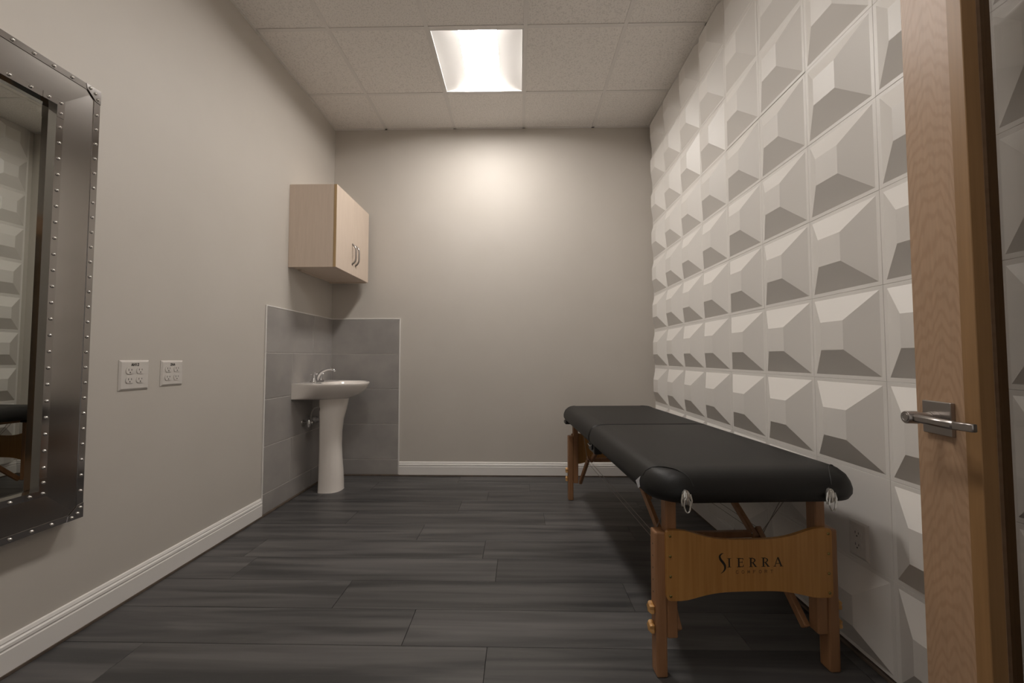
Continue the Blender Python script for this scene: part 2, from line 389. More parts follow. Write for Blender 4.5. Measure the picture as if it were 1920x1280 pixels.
# the second lamp of the room, over the camera: the photograph shows its shadows beside the table and the mirror
troffer((GX[1]+GX[2])/2, (GY[3]+GY[4])/2, 'square recessed troffer light in the ceiling near the doorway', 'lens_near')

# ================================================================== WALL CABINET
cab = tag(empty('wall_cabinet', (XL, 2.773, 1.652)), 'pale maple two-door wall cabinet hung in the corner above the sink', 'cabinet')
cl, ch, cd = 0.628, 0.596, 0.320
bm = bmesh.new(); t = 0.018
abox(bm, (0.0005, 0, 0), (cd, t, ch), 0.0008); abox(bm, (0.0005, cl-t, 0), (cd, cl, ch), 0.0008)
abox(bm, (0.0005, t, 0.008), (cd, cl-t, 0.008+t)); abox(bm, (0.0005, t, ch-t), (cd, cl-t, ch)); abox(bm, (0.0005, t, 0.026), (0.006, cl-t, ch-t))
body = link('body', bm, 'maple', cab)
link('edge_band', box((cd, 0.0005, 0.001), (cd+0.003, t-0.001, ch-0.001)), 'maple_edge', body)
link('mounting_rail', box((0.006, 0.12, 0.0), (0.030, 0.42, 0.008)), 'maple', body)
dl = 0.600; mid = dl/2
for a, b, hy in ((0.0, mid-0.001, mid-0.030), (mid+0.001, dl, mid+0.030)):
    d = link('door', box((cd+0.0035, a, 0), (cd+0.0225, b, ch), 0.0012), 'maple', cab)
    if a == 0.0: link('edge_band', box((cd+0.005, -0.0012, 0.001), (cd+0.021, 0.0, ch-0.001)), 'maple_edge', d)
    bm = bmesh.new(); pts = []
    for k in range(13):
        u = -1 + 2*k/12; pts.append((cd+0.0225 + 0.030*(1-abs(u)**4.5), hy, 0.160 + 0.078*u))
    tube(bm, pts, [0.0072 if k in (0, 12) else 0.0066 for k in range(13)], 8)
    for z in (0.082, 0.238): lathe(bm, [(0.0075, 0.0), (0.0075, 0.003), (0.005, 0.004)], 10, (cd+0.0225, hy, z), 'x')
    link('handle', bm, 'nickel', d, smooth=50)

# ================================================================== PEDESTAL SINK
sk = tag(empty('pedestal_sink', (XL+0.0095, 3.082, 0.0)), 'white ceramic pedestal sink standing in the tiled corner', 'sink')
SD, SB, xb = 0.456, 0.252, 0.135                      # projection, half width, where the front curve begins
def outline(n=28):
    p = [(xb + (SD-xb)*math.cos(a), SB*math.sin(a)) for a in [-PI/2 + PI*k/n for k in range(n+1)]]
    p += [(xb*(1-k/4), SB*(1-0.012*k/4)) for k in range(1, 5)]
    p += [(0.0, SB*0.988*(1-2*k/8)) for k in range(1, 8)]
    p += [(xb*(k/4), -SB*(1-0.012*(1-k/4))) for k in range(0, 4)]
    return p
OUT = outline()
sm = lambda t: (lambda q: q*q*(3-2*q))(max(0, min(1, t)))
def ring(sx, sy, z, zb=None):
    r = []
    for x, y in OUT:
        k = sm((x-0.03)/0.17); ey = 1-(1-sy)*k
        zz = z if zb is None else zb + (z-zb)*k
        r.append((x*(1-(1-sx)*k), y*ey, zz))
    return r
bm = bmesh.new()
rings = [ring(0.62, 0.34, 0.692, 0.712), ring(0.70, 0.46, 0.700, 0.712), ring(0.80, 0.62, 0.716, 0.713), ring(0.885, 0.77, 0.740, 0.722), ring(0.95, 0.89, 0.768, 0.752),
         ring(0.985, 0.965, 0.795, 0.785), ring(1.0, 1.0, 0.812), ring(1.0, 1.0, 0.818), ring(0.992, 0.992, 0.8225), ring(0.978, 0.974, 0.8225)]
# bowl: blend from the rim to an ellipse in front of the faucet deck
bx, brx, bry = 0.272, 0.158, 0.195
def bowl(t, z, s):
    r = []
    for (x, y) in OUT:
        a = math.atan2(y/SB, (x-0.22)/0.22); e = (bx + brx*s*math.cos(a), bry*s*math.sin(a))
        X, Y = x*0.978, y*0.974
        r.append((X*(1-t)+e[0]*t, Y*(1-t)+e[1]*t, z))
    return r
rings += [bowl(0.5, 0.8205, 1.0), bowl(1, 0.8195, 1.0), bowl(1, 0.814, 0.975), bowl(1, 0.79, 0.90), bowl(1, 0.755, 0.75), bowl(1, 0.735, 0.5), bowl(1, 0.728, 0.15)]
loft(bm, rings)
basin = link('basin', bm, 'ceramic', sk, smooth=50)
lathe_d = lathe(bmesh.new(), [(0.022, 0.0), (0.022, 0.003), (0.012, 0.003), (0.010, 0.0)], 16, (bx, 0, 0.7282))
link('drain', lathe_d, 'chrome', basin, smooth=40)
# splash lip at the wall
bm = bmesh.new()
prof = [(0.000, 0.094, 0.094), (0.010, 0.092, 0.092), (0.06, 0.088, 0.092), (0.14, 0.083, 0.088), (0.24, 0.080, 0.078), (0.34, 0.078, 0.072), (0.44, 0.080, 0.074), (0.54, 0.083, 0.086), (0.62, 0.088, 0.108), (0.68, 0.092, 0.120), (0.708, 0.094, 0.126)]
rings = []
for z, hw, fr in prof:
    r = []
    for k in range(24):
        a = 2*PI*k/24; c, s = math.cos(a), math.sin(a)
        x = 0.104 + 0.075 + (fr*abs(c)**0.85 if c > 0 else -0.075*abs(c)**0.35)
        r.append((x, hw*(abs(s)**0.8)*(1 if s > 0 else -1), z))
    rings.append(r)
loft(bm, rings); link('pedestal', bm, 'ceramic', sk, smooth=60)
# faucet
bm = bmesh.new()
fx = 0.058
base_o = [(0.026*math.cos(a) + fx, (0.055 if math.sin(a) >= 0 else -0.055) + 0.024*math.sin(a)) for a in [2*PI*(k+0.5)/20 for k in range(20)]]
loft(bm, [[(fx+(x-fx)*s, y*s2, z) for x, y in base_o] for s, s2, z in ((1, 1, 0.8200), (1, 1, 0.829), (0.9, 0.97, 0.835))])
fau = link('faucet', bm, 'chrome', sk, smooth=50)
bm = bmesh.new()
pts = []; P = [(fx, 0, 0.834), (fx+0.004, 0, 0.862), (fx+0.028, 0, 0.895), (fx+0.065, 0, 0.917), (fx+0.100, 0, 0.924), (fx+0.126, 0, 0.918), (fx+0.138, 0, 0.905)]
def spline(P, n=4):
    P = [Vector(p) for p in P]; out = []
    for i in range(len(P)-1):
        p0, p1, p2, p3 = P[max(i-1, 0)], P[i], P[i+1], P[min(i+2, len(P)-1)]
        for k in range(n):
            t = k/n; out.append(0.5*((2*p1)+(p2-p0)*t+(2*p0-5*p1+4*p2-p3)*t*t+(3*p1-p0-3*p2+p3)*t**3))
    return out+[P[-1]]
sp = spline(P); tube(bm, sp, [0.0135-0.0045*k/(len(sp)-1) for k in range(len(sp))], 10)
link('spout', bm, 'chrome', fau, smooth=60)
for s in (-1, 1):
    bm = bmesh.new()
    lathe(bm, [(0.020, 0.834), (0.020, 0.838), (0.015, 0.846), (0.0115, 0.866), (0.0125, 0.873), (0.009, 0.880), (0.0095, 0.886), (0.006, 0.890)], 14, (fx, s*0.051, 0))
    for a in (0.5, 0.5+PI/2, 0.5+PI, 0.5+1.5*PI): tube(bm, [(fx, s*0.051, 0.883), (fx+0.021*math.cos(a), s*0.051+0.021*math.sin(a), 0.885), (fx+0.025*math.cos(a), s*0.051+0.025*math.sin(a), 0.885)], [0.0042, 0.0048, 0.003], 8)
    link('tap_handle', bm, 'chrome', fau, smooth=50)
bm = bmesh.new(); lathe(bm, [(0.003, 0.834), (0.003, 0.885), (0.006, 0.887), (0.006, 0.892), (0.003, 0.895)], 10, (fx-0.016, 0, 0)); link('lift_rod', bm, 'chrome', fau, smooth=50)
# plumbing behind the pedestal
PO = Matrix.Translation((0, -0.085, 0.50))               # where the pipes leave the wall
def plumb(name, bm, m, parent):
    bmesh.ops.transform(bm, matrix=PO, verts=bm.verts); return link(name, bm, m, parent, smooth=55)
bm = bmesh.new(); tube(bm, [(0.0, 0.0, 0.02), (0.055, 0.0, 0.02)], 0.009, 10); lathe(bm, [(0.024, 0.0), (0.022, 0.004), (0.010, 0.008)], 14, (0, 0, 0.02), 'x'); lathe(bm, [(0.014, 0.045), (0.016, 0.05), (0.016, 0.075), (0.012, 0.080)], 12, (0, 0, 0.02), 'x')
vb = plumb('shutoff_valve', bm, 'pipe', sk)
bm = bmesh.new()
loft(bm, [[(0.062+0.014*math.cos(2*PI*k/14)*s, -0.030-d, 0.02+0.029*math.sin(2*PI*k/14)*s) for k in range(14)] for d, s in ((0, 0.7), (0.004, 1), (0.010, 1), (0.014, 0.7))])
tube(bm, [(0.062, -0.005, 0.02), (0.062, -0.032, 0.02)], 0.005, 8); plumb('valve_handle', bm, 'chrome', vb)
bm = bmesh.new(); tube(bm, spline([(0.062, 0.0, 0.035), (0.064, -0.005, 0.08), (0.085, -0.01, 0.125), (0.118, 0.0, 0.135), (0.125, 0.02, 0.10), (0.115, 0.03, 0.19)]), 0.0055, 8); plumb('supply_hose', bm, 'pipe', sk)
bm = bmesh.new(); tube(bm, spline([(0.0, 0.065, 0.035), (0.06, 0.065, 0.035), (0.10, 0.066, 0.030), (0.13, 0.067, 0.0), (0.165, 0.068, -0.02), (0.195, 0.068, 0.01), (0.20, 0.068, 0.20)]), 0.018, 12)
lathe(bm, [(0.034, 0.0), (0.032, 0.006), (0.02, 0.010)], 16, (0, 0.065, 0.035), 'x'); lathe(bm, [(0.024, 0.045), (0.026, 0.05), (0.026, 0.07), (0.022, 0.075)], 14, (0, 0.065, 0.035), 'x')
plumb('drain_trap', bm, 'pvc', sk)

# ================================================================== WALL MIRROR
my0, my1, mz0, mz1 = 0.36, 1.440, 0.436, 2.012; mt = 0.050
mr = tag(empty('wall_mirror', (XL, (my0+my1)/2, mz0)), 'large mirror in a riveted brushed steel frame on the left wall', 'mirror')
oy = (my0+my1)/2; hw_, hh_ = (my1-my0)/2, (mz1-mz0)
def mp(y, z, x=0.0): return (x, y, z)
so, si, bw = 0.020, 0.020, 0.132                      # outer strip, inner strip, whole frame width
def rect(i): return [(-hw_+i, i), (hw_-i, i), (hw_-i, hh_-i), (-hw_+i, hh_-i)]
def side_piece(i0, i1, k, x0, x1, thick):
    a, b = rect(i0), rect(i1); q = (k+1) % 4; bm = bmesh.new()
    f = [mp(*a[k], x0), mp(*a[q], x0), mp(*b[q], x1), mp(*b[k], x1)]
    bk = [(p[0]-thick, p[1], p[2]) for p in f]
    fv = [bm.verts.new(p) for p in f]; bv = [bm.verts.new(p) for p in bk]
    bm.faces.new(fv); bm.faces.new(bv[::-1])
    for n in range(4): bm.faces.new((fv[n], bv[n], bv[(n+1) % 4], fv[(n+1) % 4]))
    return bm
OS = 0.0045                                           # the band rises a little towards its outer edge
for k in range(4):
    link('frame_band', side_piece(0.0, bw, k, mt+OS, mt, mt-0.001), 'steel', mr)
    link('outer_strip', side_piece(-0.001, so, k, mt+OS+0.0018, mt+OS+0.0014, 0.0024), 'polish', mr)
    link('inner_strip', side_piece(bw-si, bw+0.001, k, mt+0.0018, mt+0.0018, 0.0017), 'polish', mr)
    link('inner_lip', side_piece(bw+0.001, bw+0.004, k, mt+0.0018, mt-0.024, 0.002), 'polish', mr)
g0 = rect(bw-0.002); link('glass', box((0.002, g0[0][0], g0[0][1]), (mt-0.024, g0[2][0], g0[2][1])), 'mirror', mr)
rv = bmesh.new(); lathe(rv, [(0.0055, 0.0), (0.0055, 0.0012), (0.0046, 0.0036), (0.0024, 0.0054), (0.0004, 0.0059)], 10, (0, 0, 0), 'x')
rme = bpy.data.meshes.new('rivet'); bmesh.ops.recalc_face_normals(rv, faces=rv.faces); rv.to_mesh(rme); rv.free(); rme.materials.append(M['rivet'])
for p in rme.polygons: p.use_smooth = True
def rivets(i, x, gap, pitch=0.0555):
    a = rect(i)
    for k in range(4):
        p, q = Vector(a[k]), Vector(a[(k+1) % 4]); L = (q-p).length-2*gap; n = max(1, round(L/pitch))
        for j in range(n+1):
            c = p + (q-p).normalized()*(gap + L*j/n); inst('rivet', rme, mr, (x, c.x, c.y))
rivets(so/2, mt+OS+0.0014, 0.085); rivets(bw-si/2, mt+0.0018, 0.085)
for k in range(4):                                    # corner plates with three rivets each
    c, s = rect(0)[k], [(1, 1), (-1, 1), (-1, -1), (1, -1)][k]
    bm = prism(bmesh.new(), [(c[0]-s[0]*0.0015, c[1]-s[1]*0.0015), (c[0]+s[0]*0.050, c[1]-s[1]*0.0015), (c[0]+s[0]*0.046, c[1]+s[1]*0.016), (c[0]+s[0]*0.016, c[1]+s[1]*0.046), (c[0]-s[0]*0.0015, c[1]+s[1]*0.050)], 0.0024, lambda u, v, w: (mt+OS+0.0009+w, u, v))
    cp = link('corner_plate', bm, 'polish', mr)
    for du, dv in ((0.036, 0.009), (0.018, 0.018), (0.009, 0.036)): inst('rivet', rme, cp, (mt+OS+0.0033, c[0]+s[0]*du, c[1]+s[1]*dv))
    c = rect(bw-si)[k]; w_ = si+0.001; l_ = 0.062
    bm = prism(bmesh.new(), [(c[0]-s[0]*0.001, c[1]-s[1]*0.001), (c[0]+s[0]*l_, c[1]-s[1]*0.001), (c[0]+s[0]*l_, c[1]+s[1]*w_), (c[0]+s[0]*w_, c[1]+s[1]*w_), (c[0]+s[0]*w_, c[1]+s[1]*l_), (c[0]-s[0]*0.001, c[1]+s[1]*l_)], 0.0014, lambda u, v, w: (mt+0.0019+w, u, v))
    cp = link('corner_plate', bm, 'polish', mr)
    for du, dv in ((0.046, 0.010), (0.010, 0.010), (0.010, 0.046)): inst('rivet', rme, cp, (mt+0.0033, c[0]+s[0]*du, c[1]+s[1]*dv))

# ================================================================== WALL OUTLETS
GL = {'A': [[(0, 0), (.5, 1), (1, 0)], [(.2, .38), (.8, .38)]], 'H': [[(0, 0), (0, 1)], [(1, 0), (1, 1)], [(0, .5), (1, .5)]], '1': [[(.5, 0), (.5, 1), (.2, .8)]],
      '2': [[(0, .8), (.2, 1), (.8, 1), (1, .75), (0, 0), (1, 0)]], '8': [[(.2, .5), (0, .75), (.3, 1), (.7, 1), (1, .75), (.8, .5), (.2, .5), (0, .25), (.3, 0), (.7, 0), (1, .25), (.8, .5)]],
      'C': [[(1, .8), (.7, 1), (.3, 1), (0, .7), (0, .3), (.3, 0), (.7, 0), (1, .2)]], 'O': [[(.3, 0), (0, .3), (0, .7), (.3, 1), (.7, 1), (1, .7), (1, .3), (.7, 0), (.3, 0)]],
      'M': [[(0, 0), (.1, 1), (.5, .2), (.9, 1), (1, 0)]], 'F': [[(0, 0), (0, 1), (1, 1)], [(0, .5), (.8, .5)]], 'R': [[(0, 0), (0, 1), (.8, 1), (1, .78), (.8, .52), (0, .52)], [(.45, .52), (1, 0)]], 'T': [[(.5, 0), (.5, 1)], [(0, 1), (1, 1)]]}
def strokes(bm, ch, u0, v0, w, h, th, fn):
    for pl_ in GL[ch]:
        for p, q in zip(pl_, pl_[1:]):
            p = Vector((u0+p[0]*w, v0+p[1]*h)); q = Vector((u0+q[0]*w, v0+q[1]*h)); d = (q-p).normalized(); n = Vector((-d.y, d.x))*th/2; d = d*th*0.4
            prism(bm, [tuple(p-d+n), tuple(p-d-n), tuple(q+d-n), tuple(q+d+n)], 0.0002, fn)
def outlet(name, loc, rz, pw, ph, cols, label, text=None, group=None):
    # local: x out of the wall, y along it, z up
    o = tag(empty(name, loc, rz), label, 'outlet', group); t = 0.0065
    bm = bmesh.new(); hy, hz_ = pw/2, ph/2
    loft(bm, [[(x, s*hy, 0), (x, -s*hy, 0)] and [(x, -a, -b), (x, a, -b), (x, a, b), (x, -a, b)] for x, a, b, s in ((0, hy, hz_, 1), (0.002, hy, hz_, 1), (t-0.0005, hy-0.007, hz_-0.007, 1), (t, hy-0.009, hz_-0.009, 1))])
    link('plate', bm, 'outlet', o)
    for cy in cols:
        for cz in (0.0195, -0.0195):
            pts = [(0.0175*math.cos(a), max(-0.0135, min(0.0135, 0.0175*math.sin(a)))) for a in [2*PI*k/24 for k in range(24)]]
            rc = link('receptacle', prism(bmesh.new(), pts, 0.0022, lambda u, v, w: (t+w, cy+u, cz+v)), 'outlet', o)
            link('face_gap', prism(bmesh.new(), [(u*1.07, v*1.09) for u, v in pts], 0.0003, lambda u, v, w: (t+w, cy+u, cz+v)), 'slot' if False else 'shadowgap', rc) if 'shadowgap' in M else None
            bm = bmesh.new()
            for u, h in ((-0.0064, 0.0085), (0.0064, 0.007)): abox(bm, (t+0.0021, cy+u-0.0011, cz+0.0035-h/2), (t+0.0024, cy+u+0.0011, cz+0.0035+h/2))
            lathe(bm, [(0.0026, t+0.0021), (0.0026, t+0.0024)], 10, (0, cy, cz-0.0072), 'x'); link('slot', bm, 'slot', rc)
    if text:
        bm = bmesh.new(); w, gp = 0.0058, 0.0030; L = len(text)*(w+gp)-gp
        for k, chh in enumerate(text): strokes(bm, chh, -L/2+k*(w+gp), hz_-0.024, w, 0.0098, 0.0026, lambda u, v, ww: (t+0.0001+ww, u, v))
        link('lettering', bm, 'ink', o)
    return o
outlet('wall_outlet', (XL, 1.669, 0.936), 0, 0.131, 0.127, (-0.023, 0.023), 'white four-socket wall outlet nearer the mirror, black lettering on top', 'AH12', 'outlets on the left wall')
outlet('wall_outlet', (XL, 1.853, 0.938), 0, 0.118, 0.118, (-0.023, 0.023), 'white four-socket wall outlet farther from the mirror, nearer the sink', '2HA', 'outlets on the left wall')
outlet('wall_outlet', (XR-0.0002, 1.397, 0.395), PI, 0.078, 0.122, (0.0,), 'white two-socket outlet low on the panelled wall behind the massage table')

# ================================================================== MASSAGE TABLE
ANG = math.radians(3.1)
tb = tag(empty('massage_table', (0.690, 2.130, 0.0), ANG), 'black padded folding massage table with beech legs along the panelled wall', 'massage table')
HWd = 0.325; CX = 0.008; PWd = 0.336; A0, A1 = -0.885, 0.885; ZB, ZP = 0.562, 0.660
def rrect(x0, x1, y0, y1, r00, r10, n=8):
    """rounded rectangle: radius r00 at the y0 end, r10 at the y1 end"""
    p = []
    for cx, cy, r, a in ((x1-r00, y0+r00, r00, -90), (x1-r10, y1-r10, r10, 0), (x0+r10, y1-r10, r10, 90), (x0+r00, y0+r00, r00, 180)): p += arc(cx, cy, r, a, a+90, n)
    return p
prof = [(0.050, ZB+0.002), (0.022, ZB), (0.008, ZB+0.006), (0.001, ZB+0.020), (0.0, ZB+0.036), (0.004, ZB+0.054), (0.013, ZB+0.074), (0.028, ZB+0.088), (0.050, ZB+0.0955), (0.085, ZP)]
def pad(near):
    rings = []
    for ins, z in prof:
        f = 0.002 + 0.010*max(0.0, (z-ZP+0.016)/0.016) if z > ZP-0.016 else 0.0015
        f = min(f, 0.012); re = max(0.02, 0.100-ins*0.50); rf = 0.016
        if near: r = rrect(CX-PWd+ins, CX+PWd-ins, A0+ins, -f, re, rf)
        else: r = rrect(CX-PWd+ins, CX+PWd-ins, f, A1-ins, rf, re)
        rings.append([(x, y, z) for x, y in r])
    return loft(bmesh.new(), rings)
pads = []
for near in (True, False): pads.append(link('cushion', pad(near), 'vinyl', tb, smooth=45))
# stitched welts across the corners
def pad_z(x, y):
    """height of the cushion's surface at a plan point near its rounded corner"""
    ax, ay = abs(x), abs(y); r = 0.100
    if ax > PWd-r and ay > A1-r: d = r-math.hypot(ax-(PWd-r), ay-(A1-r))
    else: d = min(PWd-ax, A1-ay)
    d = max(d, 0.0)
    up = [p for p in prof if p[1] >= ZB+0.036]
    for (i0, z0), (i1, z1) in zip(up, up[1:]):
        if i0 <= d <= i1: return z0+(z1-z0)*(d-i0)/(i1-i0)
    return ZP
for sx, sy in ((-1, -1), (1, -1), (-1, 1), (1, 1)):
    pts = []
    for k in range(17):
        t = k/16; lift = math.sin(PI*t)
        px = PWd-0.005-0.115*t-0.008*lift; py = A1-0.005-0.115*(1-t)-0.008*lift
        pts.append((CX+sx*px, sy*py, pad_z(px, py)+0.0004))
    link('corner_seam', tube(bmesh.new(), pts, 0.0016, 6), 'seam', pads[0 if sy < 0 else 1], smooth=60)
bm = bmesh.new()
prism(bm, [(-0.006, 0), (0.010, 0.022), (0.006, 0.048), (-0.013, 0.024)], 0.0012, lambda u, v, w: (-HWd+u, A0+0.135+w-0.6*u, 0.572+v))
link('care_tag', bm, 'tag', pads[0])
# wooden under-frame, hidden behind the cushion's rim
bm = bmesh.new()
for s in (-1, 1): abox(bm, (s*(HWd-0.10)-0.016, A0+0.10, 0.540), (s*(HWd-0.10)+0.016, -0.004, 0.561), 0.002); abox(bm, (s*(HWd-0.10)-0.016, 0.004, 0.540), (s*(HWd-0.10)+0.016, A1-0.10, 0.561), 0.002)
for y in (A0+0.10, A1-0.132): abox(bm, (-HWd+0.117, y, 0.540), (HWd-0.117, y+0.032, 0.561), 0.002)
link('under_frame', bm, 'beech', tb)
bm = bmesh.new(); abox(bm, (-HWd+0.030, 0.014, 0.500), (-HWd+0.072, 0.150, 0.561), 0.006, None, 2); abox(bm, (-HWd+0.024, 0.050, 0.515), (-HWd+0.031, 0.118, 0.552), 0.003)
link('fold_bracket', bm, 'black', tb)
bm = bmesh.new(); tube(bm, spline([(-HWd+0.022, 0.03, 0.548), (-HWd+0.018, 0.06, 0.536), (-HWd+0.018, 0.10, 0.540), (-HWd+0.022, 0.135, 0.530)]), 0.003, 6); link('bracket_wire', bm, 'chrome', tb, smooth=60)
bm = bmesh.new(); abox(bm, (-HWd+0.002, A1-0.14, 0.538), (-HWd+0.09, A1-0.070, 0.561), 0.005, None, 2); link('carry_strap', bm, 'black', tb)
LO, LI, LH = 0.300, 0.264, 0.229                      # outer face of lower leg, joint face, inner face of upper leg
def knob_at(parent, sx, y, z):
    bm = bmesh.new(); pts = []
    for k in range(20):
        a = 2*PI*k/20; r = 0.0165 + 0.0032*math.cos(5*a); pts.append((r*math.cos(a), r*math.sin(a)))
    loft(bm, [[(sx*(LO+x), y+u*s, z+v*s) for u, v in pts] for x, s in ((0.0005, 0.75), (0.004, 1.0), (0.013, 1.0), (0.017, 0.8))])
    link('knob', bm, 'knob', parent, smooth=40)
for sy in (-1, 1):
    ya, yb = sorted((sy*0.808, sy*0.762))
    for sx in (-1, 1):
        xa, xb_ = sorted((sx*LO, sx*LI)); lower = link('lower_leg', box((xa, ya, 0.0), (xb_, yb, 0.452), 0.006, 2), 'beech', tb)
        xa, xb_ = sorted((sx*(LI-0.0005), sx*LH)); link('leg', box((xa, ya+0.002, 0.118), (xb_, yb-0.002, 0.561), 0.004, 1), 'beech', tb)
        for z in (0.205, 0.145): knob_at(lower, sx, sy*0.785, z)
        bm = bmesh.new()
        for k in range(5): lathe(bm, [(0.0028, -0.0002), (0.0028, 0.0004)], 8, (sx*LO, sy*0.785, 0.255+0.038*k), 'x')
        link('peg_hole', bm, 'slot', lower)
    # end board with hollowed top and bottom edges
    E = 0.270; zt, zb = 0.462, 0.244; poly = []
    r = 0.012
    poly += arc(-E+r, zb+r, r, 180, 270, 3)
    def dip(x, d):
        u = max(0, 1-(abs(x)/(E-0.045))**2.0); return d*sm(min(1, u*1.0))
    n = 22
    poly += [(x, zb + dip(x, 0.025)) for x in [-(E-0.045)+2*(E-0.045)*k/n for k in range(n+1)]]
    poly += arc(E-r, zb+r, r, 270, 360, 3) + arc(E-r, zt-r, r, 0, 90, 3)
    poly += [(x, zt - dip(x, 0.032)) for x in [(E-0.045)-2*(E-0.045)*k/n for k in range(n+1)]]
    poly += arc(-E+r, zt-r, r, 90, 180, 3)
    yo = sy*0.8085
    ep = link('end_panel', prism(bmesh.new(), poly, 0.012, lambda u, v, w: (u, yo+sy*w, v)), 'ply', tb)
    for sx in (-1, 1):
        for z in (0.445, 0.382, 0.320, 0.259):
            link('bolt', lathe(bmesh.new(), [(0.0045, 0.0), (0.0045, 0.0015), (0.0025, 0.003)], 8, (sx*(E-0.012), yo+sy*0.012, z), 'y') if sy > 0 else lathe(bmesh.new(), [(0.0045, 0.0), (0.0045, -0.0015), (0.0025, -0.003)], 8, (sx*(E-0.012), yo-0.012, z), 'y'), 'brass', ep)
    if sy < 0: near_panel = ep
    # folding braces, cross bar and cables
    J = {}
    for sx in (-1, 1):
        jx, jy, jz = sx*0.180, sy*0.565, 0.335; J[sx] = (jx, jy, jz)
        link('upper_strut', beam(bmesh.new(), (jx, jy*1.02, jz-0.010), (jx, sy*0.200, 0.556), 0.020, 0.026), 'beech', tb)
        link('lower_strut', beam(bmesh.new(), (jx+sx*0.022, jy*0.97, jz+0.018), (sx*0.214, sy*0.772, 0.122), 0.020, 0.028), 'beech', tb)
        link('pivot_bolt', tube(bmesh.new(), [(jx-sx*0.013, jy, jz+0.002), (jx+sx*0.036, jy, jz+0.002)], 0.006, 10), 'chrome', tb, smooth=50)
        for o_ in (-0.012, 0.012):
            link('cable', tube(bmesh.new(), [(jx+sx*0.030, jy, jz+o_*0.6), (jx+sx*0.03, sy*0.74, 0.553+o_*0.2 - (0 if o_ > 0 else 0.002)), ][:1] + [(jx+sx*0.030, sy*(0.72+o_), 0.556)], 0.0013, 6), 'cable', tb)
    link('cross_bar', box((-0.169, sy*0.56-0.010, 0.322), (0.169, sy*0.56+0.010, 0.346), 0.003), 'beech', tb)
for sx in (-1, 1):
    for o_ in (-0.012, 0.012):
        link('cable', tube(bmesh.new(), [(sx*0.212, -0.565, 0.335+o_), (sx*0.212, 0.565, 0.335+o_)], 0.0013, 6), 'cable', tb)
# toggle latches on the near end
for sx, xx in ((-1, -0.236), (1, 0.212)):
    lt = bmesh.new(); y0 = A0-0.002; z0 = 0.583
    loft(lt, [[(xx+u*s, y0-d, z0+v*s) for u, v in [(0.012*math.cos(2*PI*k/20), 0.022*math.sin(2*PI*k/20)+0.006) for k in range(20)]] for d, s in ((-0.004, 1), (0.004, 1), (0.007, 0.75))])
    la = link('latch', lt, 'clear', tb, smooth=40)
    bm = bmesh.new(); tube(bm, [(xx+0.0095*math.cos(2*PI*k/20), y0-0.009+0.0015*math.sin(2*PI*k/20), z0-0.016+0.021*math.sin(2*PI*k/20)) for k in range(21)], 0.0022, 6)
    for s in (-1, 1): tube(bm, [(xx+s*0.011, y0-0.004, z0+0.016), (xx+s*0.0155, y0-0.006, z0-0.002), (xx+s*0.013, y0-0.006, z0-0.018)], 0.003, 6)
    abox(bm, (xx-0.004, y0-0.010, z0-0.012), (xx+0.004, y0-0.006, z0+0.022), 0.001)
    link('latch_loop', bm, 'clear', la, smooth=50)
# lettering on the near board
yl = -0.8085-0.0121
FN = lambda u, v, w: (u, yl-w, v)
def poly_strip(bm, pts, ws):
    """calligraphic stroke of varying width"""
    L_, R_ = [], []
    for i, p in enumerate(pts):
        p = Vector(p); d = (Vector(pts[min(i+1, len(pts)-1)])-Vector(pts[max(i-1, 0)])).normalized(); n = Vector((-d.y, d.x))*ws[i]/2
        L_.append(p+n); R_.append(p-n)
    for i in range(len(pts)-1):
        vs = [bm.verts.new(FN(q.x, q.y, 0.0002)) for q in (L_[i], L_[i+1], R_[i+1], R_[i])]; bm.faces.new(vs)
lb = bmesh.new()
sp = spline([(-0.0860, 0.3890, 0), (-0.0925, 0.3870, 0), (-0.0985, 0.3800, 0), (-0.0960, 0.3700, 0), (-0.0890, 0.3610, 0), (-0.0830, 0.3520, 0), (-0.0820, 0.3420, 0), (-0.0870, 0.3330, 0), (-0.0960, 0.3262, 0)], 5)
n = len(sp); poly_strip(lb, [(p.x, p.y) for p in sp], [0.0006+0.0072*math.sin(PI*k/(n-1))**0.9 for k in range(n)])
def stem(x, z0, z1, w): 
    prism(lb, [(x-w/2, z0), (x+w/2, z0), (x+w/2, z1), (x-w/2, z1)], 0.0002, FN)
def bar(x0, x1, z, w): prism(lb, [(x0, z-w/2), (x1, z-w/2), (x1, z+w/2), (x0, z+w/2)], 0.0002, FN)
def diag(p, q, w):
    p, q = Vector(p), Vector(q); prism(lb, [(p.x-w/2, p.y), (p.x+w/2, p.y), (q.x+w/2, q.y), (q.x-w/2, q.y)], 0.0002, FN)
z0, z1 = 0.3455, 0.3725; sw, tw = 0.0046, 0.0019
def serif(x, z): bar(x-0.0062, x+0.0062, z, 0.0015)
x = -0.068; stem(x, z0, z1, sw); serif(x, z0); serif(x, z1)
x = -0.037; stem(x, z0, z1, sw); serif(x, z0); serif(x, z1); bar(x, x+0.0145, z1-0.0008, tw); bar(x, x+0.012, (z0+z1)/2+0.001, tw); bar(x, x+0.015, z0+0.0008, tw)
stem(x+0.0138, z1-0.006, z1, 0.0018); stem(x+0.0145, z0, z0+0.007, 0.0018); stem(x+0.0112, (z0+z1)/2-0.002, (z0+z1)/2+0.005, 0.0015)
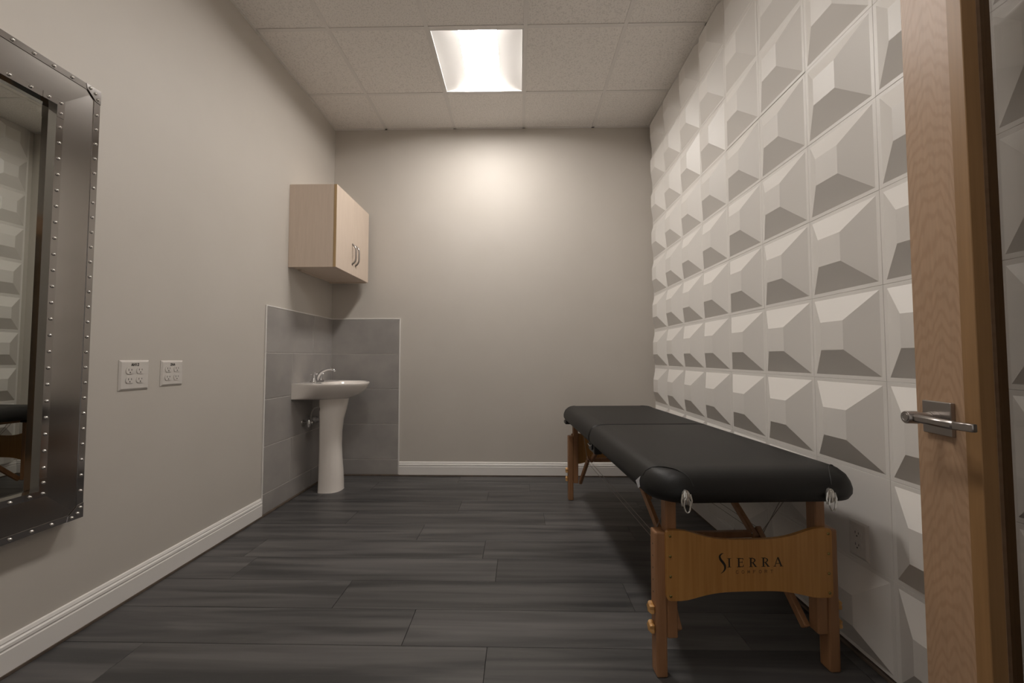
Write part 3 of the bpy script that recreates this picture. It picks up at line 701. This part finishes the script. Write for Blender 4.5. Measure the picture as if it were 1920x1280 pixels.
for x in (0.002, 0.043):
    stem(x, z0, z1, sw); serif(x, z0); serif(x, z1)
    pts = [(x, z1-0.0008), (x+0.007, z1-0.0008), (x+0.0122, z1-0.0036), (x+0.0134, z1-0.0072), (x+0.0120, z1-0.0108), (x+0.007, z1-0.0138), (x, z1-0.0140)]
    poly_strip(lb, pts, [tw, tw, 0.0034, 0.0046, 0.0034, tw, tw]); diag((x+0.0062, z1-0.0138), (x+0.0160, z0), 0.0052); bar(x+0.012, x+0.0205, z0, 0.0015)
x = 0.091; diag((x-0.0110, z0), (x-0.001, z1+0.001), 0.0022); diag((x+0.0105, z0), (x-0.0005, z1+0.001), 0.0052); bar(x-0.0075, x+0.006, z0+0.0088, tw); bar(x-0.0155, x-0.0065, z0, 0.0015); bar(x+0.005, x+0.0165, z0, 0.0015)
link('logo_lettering', lb, 'ink', near_panel)
bm = bmesh.new()
for k, chh in enumerate('COMFORT'): strokes(bm, chh, -0.0465+0.0187*k, 0.3255, 0.0072, 0.0088, 0.0015, FN)
link('logo_lettering', bm, 'ink2', near_panel)

# ================================================================== OPEN DOOR (right edge of the view)
DA = math.radians(-99.0)
P0 = (0.875, 0.900)                                   # free edge on the floor
door = None
t_, dw, dh, st = 0.044, 0.900, 2.10, 0.144
bm = bmesh.new()
abox(bm, (0, 0, 0.008), (st, t_, dh), 0.0015); abox(bm, (dw-st, 0, 0.008), (dw, t_, dh), 0.0015)
abox(bm, (st, 0, 0.008), (dw-st, t_, 0.26)); abox(bm, (st, 0, dh-0.15), (dw-st, t_, dh))
door = link('door_1', bm, 'birch', kind='structure', loc=(P0[0], P0[1], 0)); door.rotation_euler = (0, 0, DA)
door['label'] = 'open birch veneer door with a glass lite and a lever handle'
bwid = 0.030
for y0_, y1_ in ((-0.0015, 0.0235), (0.0305, t_+0.0015)):
    for p0, p1 in (((st-bwid, y0_, 0.26-bwid), (st+0.001, y1_, dh-0.15+bwid)), ((dw-st-0.001, y0_, 0.26-bwid), (dw-st+bwid, y1_, dh-0.15+bwid)),
                   ((st+0.001, y0_, 0.26-bwid), (dw-st-0.001, y1_, 0.261)), ((st+0.001, y0_, dh-0.151), (dw-st-0.001, y1_, dh-0.15+bwid))):
        link('glazing_bead', box(p0, p1, 0.001), 'bead', door)
link('glass_pane', box((st-0.004, 0.0240, 0.256), (dw-st+0.004, 0.0300, dh-0.146)), 'glass', door)
hx, hz_ = 0.060, 0.886
bm = box((hx-0.0335, -0.0085, hz_-0.0335), (hx+0.0335, -0.0001, hz_+0.0335), 0.0012)
lh = link('lever_handle', bm, 'nickel', door)
bm = bmesh.new()
lathe(bm, [(0.0125, -0.008), (0.0125, -0.0200), (0.0105, -0.0205), (0.0105, -0.0405), (0.0128, -0.042), (0.0128, -0.0620), (0.0118, -0.0635)], 18, (hx, 0, hz_), 'y')
beam(bm, (hx+0.004, -0.0525, hz_), (hx+0.100, -0.0525, hz_-0.001), 0.013, 0.016, (0, 1, 0), 0.004)
beam(bm, (hx+0.096, -0.0525, hz_-0.001), (hx+0.128, -0.0445, hz_-0.001), 0.010, 0.0145, (0, 1, 0), 0.0015)
link('lever', bm, 'nickel', lh, smooth=40)
bm = bmesh.new(); lathe(bm, [(0.0085, -0.0634), (0.0085, -0.0645), (0.0065, -0.0645), (0.0062, -0.0640)], 16, (hx, 0, hz_), 'y')
kc = link('key_cylinder', bm, 'pipe', lh, smooth=40)
